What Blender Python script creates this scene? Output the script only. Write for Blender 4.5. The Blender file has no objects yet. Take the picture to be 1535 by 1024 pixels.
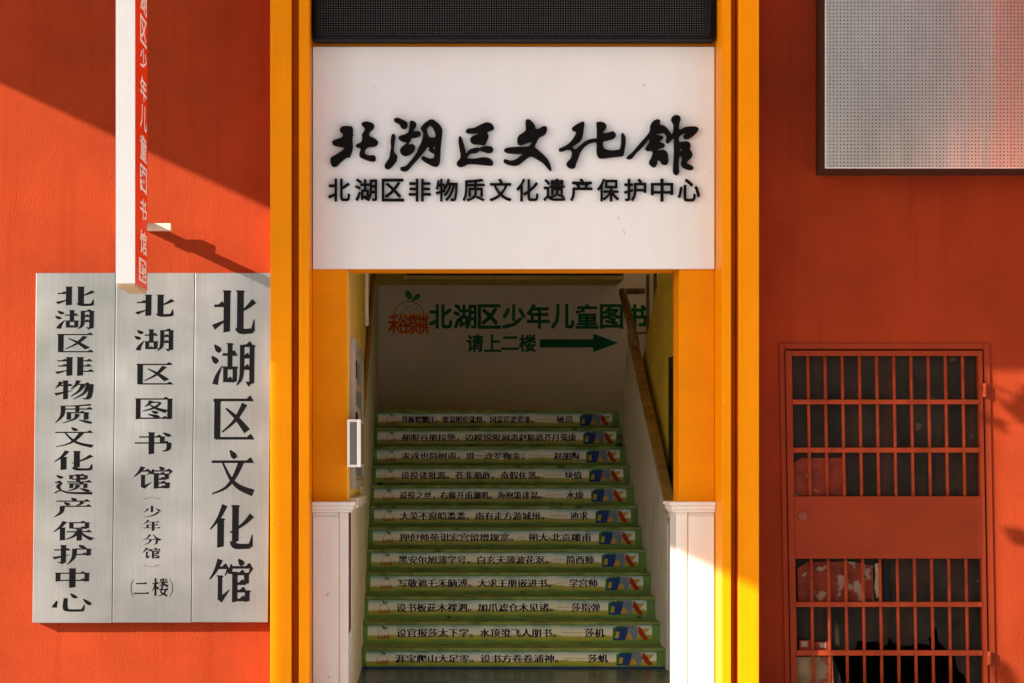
import bpy, bmesh, math, random
from mathutils import Vector
R = math.radians
C = bpy.context.scene.collection
scene = bpy.context.scene
rnd = random.Random(7)

# ------------------------------------------------------------------ camera
F, D, E, PX, PY = 3014.0, 11.55, 1.373, 642.0, 700.0
cam = bpy.data.cameras.new('camera'); camo = bpy.data.objects.new('camera', cam); C.objects.link(camo)
camo.location = (0, -D, E); camo.rotation_euler = (R(90), 0, 0)
cam.sensor_width = 36; cam.lens = 36 * F / 1535
cam.shift_x = (767.5 - PX) / 1535; cam.shift_y = (PY - 512) / 1535
cam.clip_start = 0.1; cam.clip_end = 3000
scene.camera = camo
# ------------------------------------------------------------------ sky, sun, exposure
SUN = Vector((-1.5, -1.0, 0.70)).normalized()
elev = math.asin(SUN.z); azim = math.atan2(SUN.x, SUN.y)
W = bpy.data.worlds.new('World'); scene.world = W; W.use_nodes = True
nt = W.node_tree; bg = nt.nodes['Background']
sky = nt.nodes.new('ShaderNodeTexSky'); sky.sky_type = 'NISHITA'; sky.sun_disc = False
sky.sun_elevation = elev; sky.sun_rotation = azim; sky.air_density = 1.0; sky.dust_density = 1.5
nt.links.new(sky.outputs[0], bg.inputs[0]); bg.inputs[1].default_value = 0.08
sl = bpy.data.lights.new('sun', 'SUN'); so = bpy.data.objects.new('sun', sl); C.objects.link(so)
so.location = SUN * 30
so.rotation_euler = SUN.to_track_quat('Z', 'Y').to_euler()
sl.energy = 5.0; sl.angle = R(0.3); sl.color = (1.0, 0.92, 0.80)
scene.view_settings.view_transform = 'Standard'; scene.view_settings.look = 'None'
scene.view_settings.gamma = 1.0; scene.view_settings.exposure = 1.17
scene.render.engine = 'CYCLES'
scene.cycles.max_bounces = 10; scene.cycles.diffuse_bounces = 6

# ------------------------------------------------------------------ helpers
def sc(y): return F / (D + y)
def XW(px, y=0.0): return (px - PX) / sc(y)
def ZW(py, y=0.0): return E + (PY - py) / sc(y)
def P(px, py, y=0.0): return (XW(px, y), y, ZW(py, y))

def world_loc(o):
    v = Vector((0, 0, 0))
    while o is not None:
        v += Vector(o.location); o = o.parent
    return v

def tag(o, label=None, cat=None, group=None, kind=None):
    if label: o['label'] = label
    if cat: o['category'] = cat
    if group: o['group'] = group
    if kind: o['kind'] = kind
    return o

def thing(name, label, cat, loc=(0, 0, 0), group=None):
    o = bpy.data.objects.new(name, None); o.empty_display_size = .2
    C.objects.link(o); o.location = loc
    return tag(o, label, cat, group)

class MB:
    def __init__(s): s.v = []; s.f = []; s.m = []; s.uv = {}
    def poly(s, pts, m=0, uv=None):
        i = len(s.v); s.v += [tuple(p) for p in pts]; s.f.append(tuple(range(i, i + len(pts)))); s.m.append(m)
        if uv: s.uv[len(s.f) - 1] = uv
        return s
    def box(s, x0, x1, y0, y1, z0, z1, m=0):
        i = len(s.v)
        s.v += [(x0,y0,z0),(x1,y0,z0),(x1,y1,z0),(x0,y1,z0),(x0,y0,z1),(x1,y0,z1),(x1,y1,z1),(x0,y1,z1)]
        for q in ((0,3,2,1),(4,5,6,7),(0,1,5,4),(1,2,6,5),(2,3,7,6),(3,0,4,7)):
            s.f.append(tuple(i + k for k in q)); s.m.append(m)
        return s
    def prism(s, pts, axis, a, b, m=0):
        """2-D outline extruded along axis: 'x' pts=(y,z), 'y' pts=(x,z), 'z' pts=(x,y)"""
        def mk(p, t):
            return (t, p[0], p[1]) if axis == 'x' else (p[0], t, p[1]) if axis == 'y' else (p[0], p[1], t)
        n = len(pts); i = len(s.v)
        s.v += [mk(p, a) for p in pts] + [mk(p, b) for p in pts]
        s.f.append(tuple(range(i, i + n))); s.m.append(m)
        s.f.append(tuple(range(i + 2*n - 1, i + n - 1, -1))); s.m.append(m)
        for k in range(n):
            k2 = (k + 1) % n
            s.f.append((i + k, i + n + k, i + n + k2, i + k2)); s.m.append(m)
        return s
    def tube(s, pts, r, n=10, m=0):
        pts = [Vector(p) for p in pts]; rings = []
        rr = r if isinstance(r, (list, tuple)) else [r] * len(pts)
        for k, p in enumerate(pts):
            t = (pts[min(k+1, len(pts)-1)] - pts[max(k-1, 0)]).normalized()
            a = t.orthogonal().normalized() if k == 0 else (rings_a - t * rings_a.dot(t)).normalized()
            rings_a = a; b = t.cross(a); i = len(s.v)
            s.v += [tuple(p + (a * math.cos(2*math.pi*j/n) + b * math.sin(2*math.pi*j/n)) * rr[k]) for j in range(n)]
            rings.append(i)
        for k in range(len(pts) - 1):
            for j in range(n):
                j2 = (j + 1) % n
                s.f.append((rings[k]+j, rings[k]+j2, rings[k+1]+j2, rings[k+1]+j)); s.m.append(m)
        s.f.append(tuple(rings[0] + j for j in reversed(range(n)))); s.m.append(m)
        s.f.append(tuple(rings[-1] + j for j in range(n))); s.m.append(m)
        return s
    def raw(s, verts, faces, m=0):
        i = len(s.v); s.v += [tuple(p) for p in verts]
        for f in faces: s.f.append(tuple(i + k for k in f)); s.m.append(m)
        return s
    def map(s, fn): s.v = [fn(*p) for p in s.v]; return s
    def build(s, name, mats, parent=None, bevel=0, recalc=True, smooth=False):
        me = bpy.data.meshes.new(name); w = world_loc(parent) if parent else Vector((0, 0, 0))
        me.from_pydata([tuple(Vector(p) - w) for p in s.v], [], s.f)
        mats = mats if isinstance(mats, (list, tuple)) else [mats]
        for m in mats: me.materials.append(m)
        me.polygons.foreach_set('material_index', s.m)
        if s.uv:
            ul = me.uv_layers.new(name='UVMap')
            for fi, uv in s.uv.items():
                for li, c in zip(me.polygons[fi].loop_indices, uv): ul.data[li].uv = c
        me.update()
        if recalc:
            bm = bmesh.new(); bm.from_mesh(me); bmesh.ops.recalc_face_normals(bm, faces=bm.faces); bm.to_mesh(me); bm.free()
        if smooth: me.shade_smooth()
        o = bpy.data.objects.new(name, me); C.objects.link(o)
        if parent: o.parent = parent
        if bevel:
            b = o.modifiers.new('bevel', 'BEVEL'); b.width = bevel; b.segments = 2; b.limit_method = 'ANGLE'; b.angle_limit = R(40)
            b.harden_normals = False
        return o

# ------------------------------------------------------------------ materials
def nodes(name):
    m = bpy.data.materials.new(name); m.use_nodes = True
    t = m.node_tree; return m, t, t.nodes['Principled BSDF']
def N(t, kind, **kw):
    n = t.nodes.new(kind)
    for k, v in kw.items(): setattr(n, k, v)
    return n
def ramp(t, src, stops):
    r = t.nodes.new('ShaderNodeValToRGB'); el = r.color_ramp.elements
    while len(el) < len(stops): el.new(0.5)
    for e, (p, c) in zip(el, stops): e.position = p; e.color = (*c, 1) if len(c) == 3 else c
    if src: t.links.new(src, r.inputs[0])
    return r
def paint(name, col, rough=.5, metal=0.0, var=.12, vscale=3.0, bump=0.0, bscale=60.0, spec=.08, specks=None, streak=None, coat=0, bdist=.002):
    """a painted or plain surface: tint variation, fine bump, optional pale or dark specks and vertical streaks"""
    m, t, b = nodes(name)
    b.inputs['Roughness'].default_value = rough; b.inputs['Metallic'].default_value = metal
    b.inputs['Specular IOR Level'].default_value = spec; b.inputs['Coat Weight'].default_value = coat
    g = N(t, 'ShaderNodeNewGeometry')
    n1 = N(t, 'ShaderNodeTexNoise'); n1.inputs['Scale'].default_value = vscale; n1.inputs['Detail'].default_value = 6
    n1.inputs['Roughness'].default_value = .62
    t.links.new(g.outputs['Position'], n1.inputs['Vector'])
    lo = tuple(c * (1 - var) for c in col); hi = tuple(min(1, c * (1 + var)) for c in col)
    r = ramp(t, n1.outputs['Fac'], [(.3, lo), (.7, hi)])
    out = r.outputs[0]
    if streak:
        mp = N(t, 'ShaderNodeMapping'); mp.inputs['Scale'].default_value = (18, 18, .9)
        t.links.new(g.outputs['Position'], mp.inputs[0])
        n3 = N(t, 'ShaderNodeTexNoise'); n3.inputs['Scale'].default_value = 1; n3.inputs['Detail'].default_value = 4
        t.links.new(mp.outputs[0], n3.inputs['Vector'])
        f = ramp(t, n3.outputs['Fac'], [(.52, (0, 0, 0)), (.75, (streak[1],) * 3)])
        mx = N(t, 'ShaderNodeMix', data_type='RGBA'); t.links.new(f.outputs[0], mx.inputs[0])
        t.links.new(out, mx.inputs[6]); mx.inputs[7].default_value = (*streak[0], 1); out = mx.outputs[2]
    if specks:
        n2 = N(t, 'ShaderNodeTexNoise'); n2.inputs['Scale'].default_value = specks[1]; n2.inputs['Detail'].default_value = 2
        t.links.new(g.outputs['Position'], n2.inputs['Vector'])
        f = ramp(t, n2.outputs['Fac'], [(specks[2], (0, 0, 0)), (specks[2] + .05, (.8, .8, .8))])
        mx = N(t, 'ShaderNodeMix', data_type='RGBA'); t.links.new(f.outputs[0], mx.inputs[0])
        t.links.new(out, mx.inputs[6]); mx.inputs[7].default_value = (*specks[0], 1); out = mx.outputs[2]
    t.links.new(out, b.inputs['Base Color'])
    rr = ramp(t, n1.outputs['Fac'], [(.3, (rough * .85,) * 3), (.7, (min(1, rough * 1.15),) * 3)])
    t.links.new(rr.outputs[0], b.inputs['Roughness'])
    if bump:
        nb = N(t, 'ShaderNodeTexNoise'); nb.inputs['Scale'].default_value = bscale; nb.inputs['Detail'].default_value = 5
        nb.inputs['Roughness'].default_value = .6
        t.links.new(g.outputs['Position'], nb.inputs['Vector'])
        bp = N(t, 'ShaderNodeBump'); bp.inputs['Strength'].default_value = bump; bp.inputs['Distance'].default_value = bdist
        t.links.new(nb.outputs['Fac'], bp.inputs['Height']); t.links.new(bp.outputs[0], b.inputs['Normal'])
    return m

M = {}
M['stucco'] = paint('red_stucco', (.262, .034, .0105), .85, var=.20, vscale=1.3, bump=.8, bscale=85, spec=.03, streak=((.20, .018, .004), .35), specks=((.40, .10, .05), 38, .74), bdist=.006)
M['orange'] = paint('orange_paint', (.82, .275, .0005), .42, var=.07, vscale=1.8, bump=.12, bscale=35, spec=.07, streak=((.60, .18, .001), .3), specks=((.9, .6, .25), 30, .76))
M['orange_dull'] = paint('orange_plaster', (.74, .25, .001), .6, var=.08, vscale=4, bump=.2, bscale=50, specks=((.3, .1, .01), 26, .77))
M['groove'] = paint('groove_shade_orange', (.75, .20, .003), .7, var=.1)  # portal orange darkened for the shade inside the groove
M['white'] = paint('sign_white', (.77, .79, .81), .45, var=.02, vscale=3, bump=.05, bscale=20, streak=((.55, .47, .42), .05), specks=((.45, .36, .3), 14, .76))
M['stonewhite'] = paint('white_cladding', (.72, .69, .66), .4, var=.05, vscale=5, bump=.08, bscale=24, streak=((.6, .42, .3), .15), specks=((.5, .36, .26), 22, .74))
M['joint'] = paint('cladding_joint', (.62, .38, .22), .7)
M['yellow'] = paint('yellow_plaster', (.80, .58, .16), .7, var=.12, vscale=3, bump=.2, bscale=60, specks=((.18, .1, .03), 18, .74), streak=((.35, .2, .05), .2))
M['greywhite'] = paint('grey_plaster', (.82, .80, .77), .7, var=.12, vscale=3, bump=.2, bscale=60, streak=((.3, .24, .18), .25))
M['backwall'] = paint('beige_wall', (.70, .63, .54), .7, var=.08, vscale=2, bump=.12, bscale=60)
M['brown'] = paint('brown_rail', (.42, .26, .07), .5, var=.35, vscale=9, streak=((.05, .03, .01), .5))
M['recess_dark'] = paint('recess_shade_tone', (.05, .028, .012), .6, var=.3)
M['step'] = paint('green_step_paint', (.17, .31, .08), .55, var=.35, vscale=7, bump=.2, bscale=40, specks=((.02, .03, .015), 9, .66))
M['tread'] = paint('worn_green_tread', (.24, .33, .11), .6, var=.4, vscale=9, specks=((.06, .07, .04), 7, .66))
M['epoxy'] = paint('dark_floor_paint', (.07, .085, .115), .25, var=.3, vscale=3, bump=.05, bscale=15)
M['bluepaint'] = paint('blue_skirting', (.01, .05, .20), .5)
M['ground'] = paint('pale_paving', (.60, .59, .58), .8, var=.15, vscale=.6, bump=.2, bscale=20)
M['black'] = paint('black_plastic', (.012, .012, .014), .4, var=.2)
M['letterblack'] = paint('black_acrylic', (.005, .004, .004), .5, var=.3, vscale=12, spec=.06)
M['ink'] = paint('black_ink', (.005, .005, .006), .85, var=.25, vscale=14, spec=.04)
M['navy'] = paint('navy_print', (.012, .016, .055), .5, var=.1)
M['green'] = paint('green_print', (.008, .12, .05), .5, var=.25, vscale=9)
M['redprint'] = paint('red_print', (.42, .035, .015), .5)
M['orangeprint'] = paint('orange_print', (.75, .30, .04), .5)
M['blueprint'] = paint('blue_print', (.02, .06, .28), .5)
M['greyprint'] = paint('grey_blue_print', (.20, .26, .36), .5)
M['yellowprint'] = paint('yellow_print', (.55, .42, .08), .5)
M['leafprint'] = paint('leaf_print', (.05, .20, .03), .5)
M['whiteprint'] = paint('white_print', (.92, .92, .92), .5)
M['redpanel'] = paint('sign_red', (.85, .055, .012), .35, var=.06)
M['signwhite'] = paint('blade_white', (.92, .93, .94), .4, var=.02)
M['woodend'] = paint('sign_end_board', (.48, .36, .22), .6, var=.12, vscale=12)
M['cream'] = paint('cream_metal', (.62, .48, .38), .45, var=.08)
M['doorred'] = paint('door_red_paint', (.24, .032, .010), .48, var=.10, vscale=4, bump=.15, bscale=40, specks=((.2, .02, .008), 30, .72))
M['barred'] = paint('bar_red_paint', (.31, .045, .015), .45, var=.3, vscale=9, specks=((.16, .03, .015), 25, .68))
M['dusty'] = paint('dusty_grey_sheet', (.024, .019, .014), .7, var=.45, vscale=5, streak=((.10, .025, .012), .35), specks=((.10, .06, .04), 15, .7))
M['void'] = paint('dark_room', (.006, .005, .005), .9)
M['redpaper'] = paint('faded_red_paper', (.18, .028, .014), .6, var=.4, vscale=11, bump=.5, bscale=14, bdist=.02, specks=((.26, .14, .09), 20, .70))
M['creampaper'] = paint('torn_cream_paper', (.24, .18, .12), .8, var=.15, vscale=12, specks=((.4, .08, .04), 20, .66))
M['blackfilm'] = paint('black_film', (.01, .01, .012), .3)
M['alu'] = paint('aluminium', (.78, .74, .72), .35, metal=.6, var=.05)
M['darkpanel'] = paint('grey_display_panel', (.16, .152, .145), .45, var=.12)
M['paper'] = paint('notice_paper', (.50, .46, .38), .6, var=.06)
M['boxframe'] = paint('bronze_frame', (.050, .026, .016), .45, var=.2, vscale=30)
M['bracketgrey'] = paint('photo_strip', (.14, .035, .05), .4, var=.7, vscale=14)
M['leaf'] = paint('leaf', (.06, .12, .03), .5)
M['bark'] = paint('bark', (.12, .08, .05), .9, bump=.4)
M['shade_slab'] = paint('white_shade_slab', (.74, .70, .66), .7)
M['street'] = paint('far_plaster', (.34, .26, .19), .8, var=.2, vscale=.3)
M['pink_reflector'] = paint('reflector_pink', (.78, .30, .26), .8)
M['peel'] = paint('peeling_print', (.15, .024, .012), .6, var=.4, vscale=11, bump=.5, bscale=14, bdist=.02, specks=((.22, .16, .11), 13, .56))
M['peelcream'] = paint('scraped_print', (.22, .15, .08), .7, var=.35, vscale=9, bump=.4, bscale=14, bdist=.02, specks=((.22, .035, .02), 10, .52))
M['frame_grey'] = paint('dull_aluminium', (.40, .37, .34), .45, var=.1)
M['yellow_bright'] = paint('bright_yellow_plaster', (.88, .68, .10), .7, var=.1, vscale=3, bump=.2, bscale=60)
M['lockmetal'] = paint('worn_lock_metal', (.24, .07, .04), .35, metal=.3)
M['glass'] = paint('far_window', (.04, .05, .06), .1)

def steel():
    m, t, b = nodes('brushed_steel'); g = N(t, 'ShaderNodeNewGeometry')
    b.inputs['Metallic'].default_value = .88; b.inputs['Roughness'].default_value = .34; b.inputs['Anisotropic'].default_value = .5
    mp = N(t, 'ShaderNodeMapping'); mp.inputs['Scale'].default_value = (240, 240, 2.2)
    t.links.new(g.outputs['Position'], mp.inputs[0])
    n = N(t, 'ShaderNodeTexNoise'); n.inputs['Scale'].default_value = 1; n.inputs['Detail'].default_value = 3
    t.links.new(mp.outputs[0], n.inputs['Vector'])
    n2 = N(t, 'ShaderNodeTexNoise'); n2.inputs['Scale'].default_value = 2.5; n2.inputs['Detail'].default_value = 5
    t.links.new(g.outputs['Position'], n2.inputs['Vector'])
    a = N(t, 'ShaderNodeMath', operation='ADD'); t.links.new(n.outputs['Fac'], a.inputs[0]); t.links.new(n2.outputs['Fac'], a.inputs[1])
    r = ramp(t, a.outputs[0], [(.32, (.235, .234, .236)), (.68, (.335, .332, .332))])
    d = N(t, 'ShaderNodeMath', operation='MULTIPLY'); d.inputs[1].default_value = .5
    t.links.new(a.outputs[0], d.inputs[0]); t.links.new(d.outputs[0], r.inputs[0])
    t.links.new(r.outputs[0], b.inputs['Base Color'])
    rr = ramp(t, n2.outputs['Fac'], [(.3, (.28,) * 3), (.7, (.40,) * 3)]); t.links.new(rr.outputs[0], b.inputs['Roughness'])
    bp = N(t, 'ShaderNodeBump'); bp.inputs['Strength'].default_value = .10; bp.inputs['Distance'].default_value = .001
    t.links.new(n.outputs['Fac'], bp.inputs['Height']); t.links.new(bp.outputs[0], b.inputs['Normal'])
    return m
M['steel'] = steel()

def dots(name, pitch, duty, base, dot, rough, metal, drift=0, rr=0):
    """regular grid of square holes or lamps in the x-z plane of the object"""
    m, t, b = nodes(name); tc = N(t, 'ShaderNodeTexCoord'); sp = N(t, 'ShaderNodeSeparateXYZ')
    t.links.new(tc.outputs['Object'], sp.inputs[0]); masks = []
    for ax in (0, 2):
        d = N(t, 'ShaderNodeMath', operation='DIVIDE'); d.inputs[1].default_value = pitch; t.links.new(sp.outputs[ax], d.inputs[0])
        f = N(t, 'ShaderNodeMath', operation='FRACT'); t.links.new(d.outputs[0], f.inputs[0])
        l = N(t, 'ShaderNodeMath', operation='LESS_THAN'); l.inputs[1].default_value = duty; t.links.new(f.outputs[0], l.inputs[0])
        masks.append(l)
    mu = N(t, 'ShaderNodeMath', operation='MULTIPLY'); t.links.new(masks[0].outputs[0], mu.inputs[0]); t.links.new(masks[1].outputs[0], mu.inputs[1])
    n = N(t, 'ShaderNodeTexNoise'); n.inputs['Scale'].default_value = 2.2; n.inputs['Detail'].default_value = 4
    mp = N(t, 'ShaderNodeMapping'); mp.inputs['Scale'].default_value = (1.6, 1, .5); t.links.new(tc.outputs['Object'], mp.inputs[0]); t.links.new(mp.outputs[0], n.inputs['Vector'])
    r = ramp(t, n.outputs['Fac'], [(.35, tuple(c * (1 - drift) for c in base)), (.65, tuple(c * (1 + drift) for c in base))])
    mx = N(t, 'ShaderNodeMix', data_type='RGBA'); t.links.new(mu.outputs[0], mx.inputs[0]); t.links.new(r.outputs[0], mx.inputs[6]); mx.inputs[7].default_value = (*dot, 1)
    t.links.new(mx.outputs[2], b.inputs['Base Color']); b.inputs['Roughness'].default_value = rough; b.inputs['Specular IOR Level'].default_value = .06
    if metal:
        mm = N(t, 'ShaderNodeMath', operation='MULTIPLY_ADD'); mm.inputs[1].default_value = -metal; mm.inputs[2].default_value = metal
        t.links.new(mu.outputs[0], mm.inputs[0]); t.links.new(mm.outputs[0], b.inputs['Metallic'])
        b.inputs['Anisotropic'].default_value = .8
        tg = N(t, 'ShaderNodeCombineXYZ'); tg.inputs[0].default_value = 1.0; t.links.new(tg.outputs[0], b.inputs['Tangent'])
        mp2 = N(t, 'ShaderNodeMapping'); mp2.inputs['Scale'].default_value = (6, 1, .35); t.links.new(tc.outputs['Object'], mp2.inputs[0])
        n2 = N(t, 'ShaderNodeTexNoise'); n2.inputs['Scale'].default_value = 1; n2.inputs['Detail'].default_value = 3; t.links.new(mp2.outputs[0], n2.inputs['Vector'])
        bp = N(t, 'ShaderNodeBump'); bp.inputs['Strength'].default_value = .35; bp.inputs['Distance'].default_value = .02
        t.links.new(n2.outputs['Fac'], bp.inputs['Height']); t.links.new(bp.outputs[0], b.inputs['Normal'])
    return m
M['perforated'] = dots('perforated_steel', .0199, .30, (.57, .47, .395), (.010, .006, .005), .22, .9, drift=.12)
M['led'] = dots('led_matrix', .01405, .42, (.004, .004, .005), (.10, .095, .09), .6, 0, drift=.3)

def poster_mat():
    m, t, b = nodes('printed_landscape'); b.inputs['Roughness'].default_value = .42
    uv = N(t, 'ShaderNodeUVMap'); sp = N(t, 'ShaderNodeSeparateXYZ'); t.links.new(uv.outputs[0], sp.inputs[0])
    oi = N(t, 'ShaderNodeObjectInfo')
    cb = N(t, 'ShaderNodeCombineXYZ'); mu = N(t, 'ShaderNodeMath', operation='MULTIPLY'); mu.inputs[1].default_value = 9
    t.links.new(sp.outputs[0], mu.inputs[0]); t.links.new(mu.outputs[0], cb.inputs[0]); t.links.new(oi.outputs['Random'], cb.inputs[1])
    n = N(t, 'ShaderNodeTexNoise'); n.inputs['Scale'].default_value = 1.4; n.inputs['Detail'].default_value = 4; t.links.new(cb.outputs[0], n.inputs['Vector'])
    o = N(t, 'ShaderNodeMath', operation='MULTIPLY_ADD'); o.inputs[1].default_value = -.55; o.inputs[2].default_value = .275
    t.links.new(n.outputs['Fac'], o.inputs[0])
    ad = N(t, 'ShaderNodeMath', operation='ADD'); t.links.new(o.outputs[0], ad.inputs[0]); t.links.new(sp.outputs[1], ad.inputs[1])
    r = ramp(t, ad.outputs[0], [(.0, (.16, .27, .03)), (.16, (.40, .42, .02)), (.33, (.42, .42, .04)), (.38, (.90, .86, .74)), (.58, (.92, .91, .87)), (.78, (.76, .84, .84)), (1.0, (.22, .46, .46))])
    t.links.new(r.outputs[0], b.inputs['Base Color'])
    return m
M['poster'] = poster_mat()

# ------------------------------------------------------------------ lettering
_gc = {}
def font_geo(text, bold=0.0, extrude=0.0, bevel=0.0, res=2):
    k = (text, bold, extrude, bevel, res)
    if k in _gc: return _gc[k]
    c = bpy.data.curves.new('tmp', 'FONT'); c.body = text; c.size = 1; c.resolution_u = res
    c.offset = bold; c.extrude = extrude; c.bevel_depth = bevel
    o = bpy.data.objects.new('tmp', c); C.objects.link(o)
    dg = bpy.context.evaluated_depsgraph_get(); me = o.evaluated_get(dg).to_mesh()
    g = ([tuple(v.co) for v in me.vertices], [tuple(p.vertices) for p in me.polygons])
    o.evaluated_get(dg).to_mesh_clear(); bpy.data.objects.remove(o); bpy.data.curves.remove(c)
    _gc[k] = g; return g

def put_text(mb, text, x0, x1, z0, z1, y, m=0, bold=0.0, depth=0.0, slant=0.0, fatten=0.0, res=2, bevel=0.0, fat2=0.0):
    """lettering fitted into a rectangle of the facade plane, facing the street; depth = thickness towards the street"""
    v, f = font_geo(text, bold, .5 if depth else 0, 0, res)
    ax, bx = min(p[0] for p in v), max(p[0] for p in v); az, bz = min(p[1] for p in v), max(p[1] for p in v)
    kx = (x1 - x0) / (bx - ax); kz = (z1 - z0) / (bz - az)
    copies = [(0, 0)] if not fatten else [(-fatten, 0), (-fatten/3, 0), (fatten/3, 0), (fatten, 0)]
    if fat2: copies = [(-fat2, -fat2), (fat2, -fat2), (fat2, fat2), (-fat2, fat2), (0, 0), (0, fat2), (0, -fat2), (fat2, 0), (-fat2, 0)]
    for i, (dx, dz) in enumerate(copies):
        vv = []
        for p in v:
            x = x0 + (p[0] - ax) * kx; z = z0 + (p[1] - az) * kz
            vv.append((x + dx + slant * (z - z0), y - (p[2] + .5) * depth - i * .0002 if depth else y - i * .0002, z + dz))
        mb.raw(vv, f, m)
    return mb

def smooth2(pts, n=3, closed=True):
    out = []; N_ = len(pts)
    rng = range(N_) if closed else range(N_ - 1)
    for i in rng:
        g = (lambda k: pts[k % N_]) if closed else (lambda k: pts[max(0, min(N_ - 1, k))])
        p0, p1, p2, p3 = g(i-1), g(i), g(i+1), g(i+2)
        for j in range(n):
            t = j / n
            out.append(tuple(.5 * (2*p1[a] + (p2[a]-p0[a])*t + (2*p0[a]-5*p1[a]+4*p2[a]-p3[a])*t*t + (3*p1[a]-p0[a]-3*p2[a]+p3[a])*t**3) for a in range(len(p1))))
    if not closed: out.append(tuple(pts[-1]))
    return out

def outline_geo(loops, extrude):
    """filled outline (with holes) given thickness: verts, faces in x-z with y = depth"""
    c = bpy.data.curves.new('tmp', 'CURVE'); c.dimensions = '2D'; c.fill_mode = 'BOTH'; c.extrude = extrude / 2
    c.bevel_depth = min(.0025, extrude * .2); c.bevel_resolution = 0; c.offset = -c.bevel_depth * .6
    for lp in loops:
        s = c.splines.new('POLY'); s.points.add(len(lp) - 1)
        for p, q in zip(s.points, lp): p.co = (q[0], q[1], 0, 1)
        s.use_cyclic_u = True
    o = bpy.data.objects.new('tmp', c); C.objects.link(o)
    dg = bpy.context.evaluated_depsgraph_get(); me = o.evaluated_get(dg).to_mesh()
    g = ([tuple(v.co) for v in me.vertices], [tuple(p.vertices) for p in me.polygons])
    o.evaluated_get(dg).to_mesh_clear(); bpy.data.objects.remove(o); bpy.data.curves.remove(c)
    return g

# Song-style glyphs drawn as strokes in a 100 x 100 box: H thin bar with a wedge, V thick bar, S tapered sweep
def _H(x0, y, x1, w=6):
    h = w / 2
    return [(x0, y - h), (x1, y - h), (x1 + 1, y - h + 1), (x1 - 6, y + h + 7), (x1 - 9, y + h + 6), (x1 - 15, y + h), (x0 + 1, y + h)]
def _V(x, y1, y0, w=15):
    h = w / 2
    return [(x - h, y0), (x + h, y0 + 3), (x + h, y1 - 4), (x + h + 3, y1 - 1), (x + h - 1, y1 + 1), (x - h - 3, y1 + 1), (x - h, y1 - 4)]
def _S(pts, ws):
    q = smooth2([(p[0], p[1], w) for p, w in zip(pts, ws)], 4, closed=False)
    L, Rr = [], []
    for i, (x, y, w) in enumerate(q):
        a = q[max(i - 1, 0)]; b = q[min(i + 1, len(q) - 1)]
        dx, dy = b[0] - a[0], b[1] - a[1]; l = math.hypot(dx, dy) or 1; nx, ny = -dy / l, dx / l
        L.append((x + nx * w / 2, y + ny * w / 2)); Rr.append((x - nx * w / 2, y - ny * w / 2))
    return L + Rr[::-1]
def _pie(*p): return _S(p, [13 - 10 * i / (len(p) - 1) for i in range(len(p))])
def _na(*p): return _S(p, [4 + 12 * i / (len(p) - 1) for i in range(len(p))])
def _dot(a, b): return _S([a, ((a[0]*.4 + b[0]*.6), (a[1]*.4 + b[1]*.6)), b], [3, 13, 9])
def _ti(a, b): return _S([a, b], [13, 2])
H, V, S, pie, na, dot, ti = _H, _V, _S, _pie, _na, _dot, _ti
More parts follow.
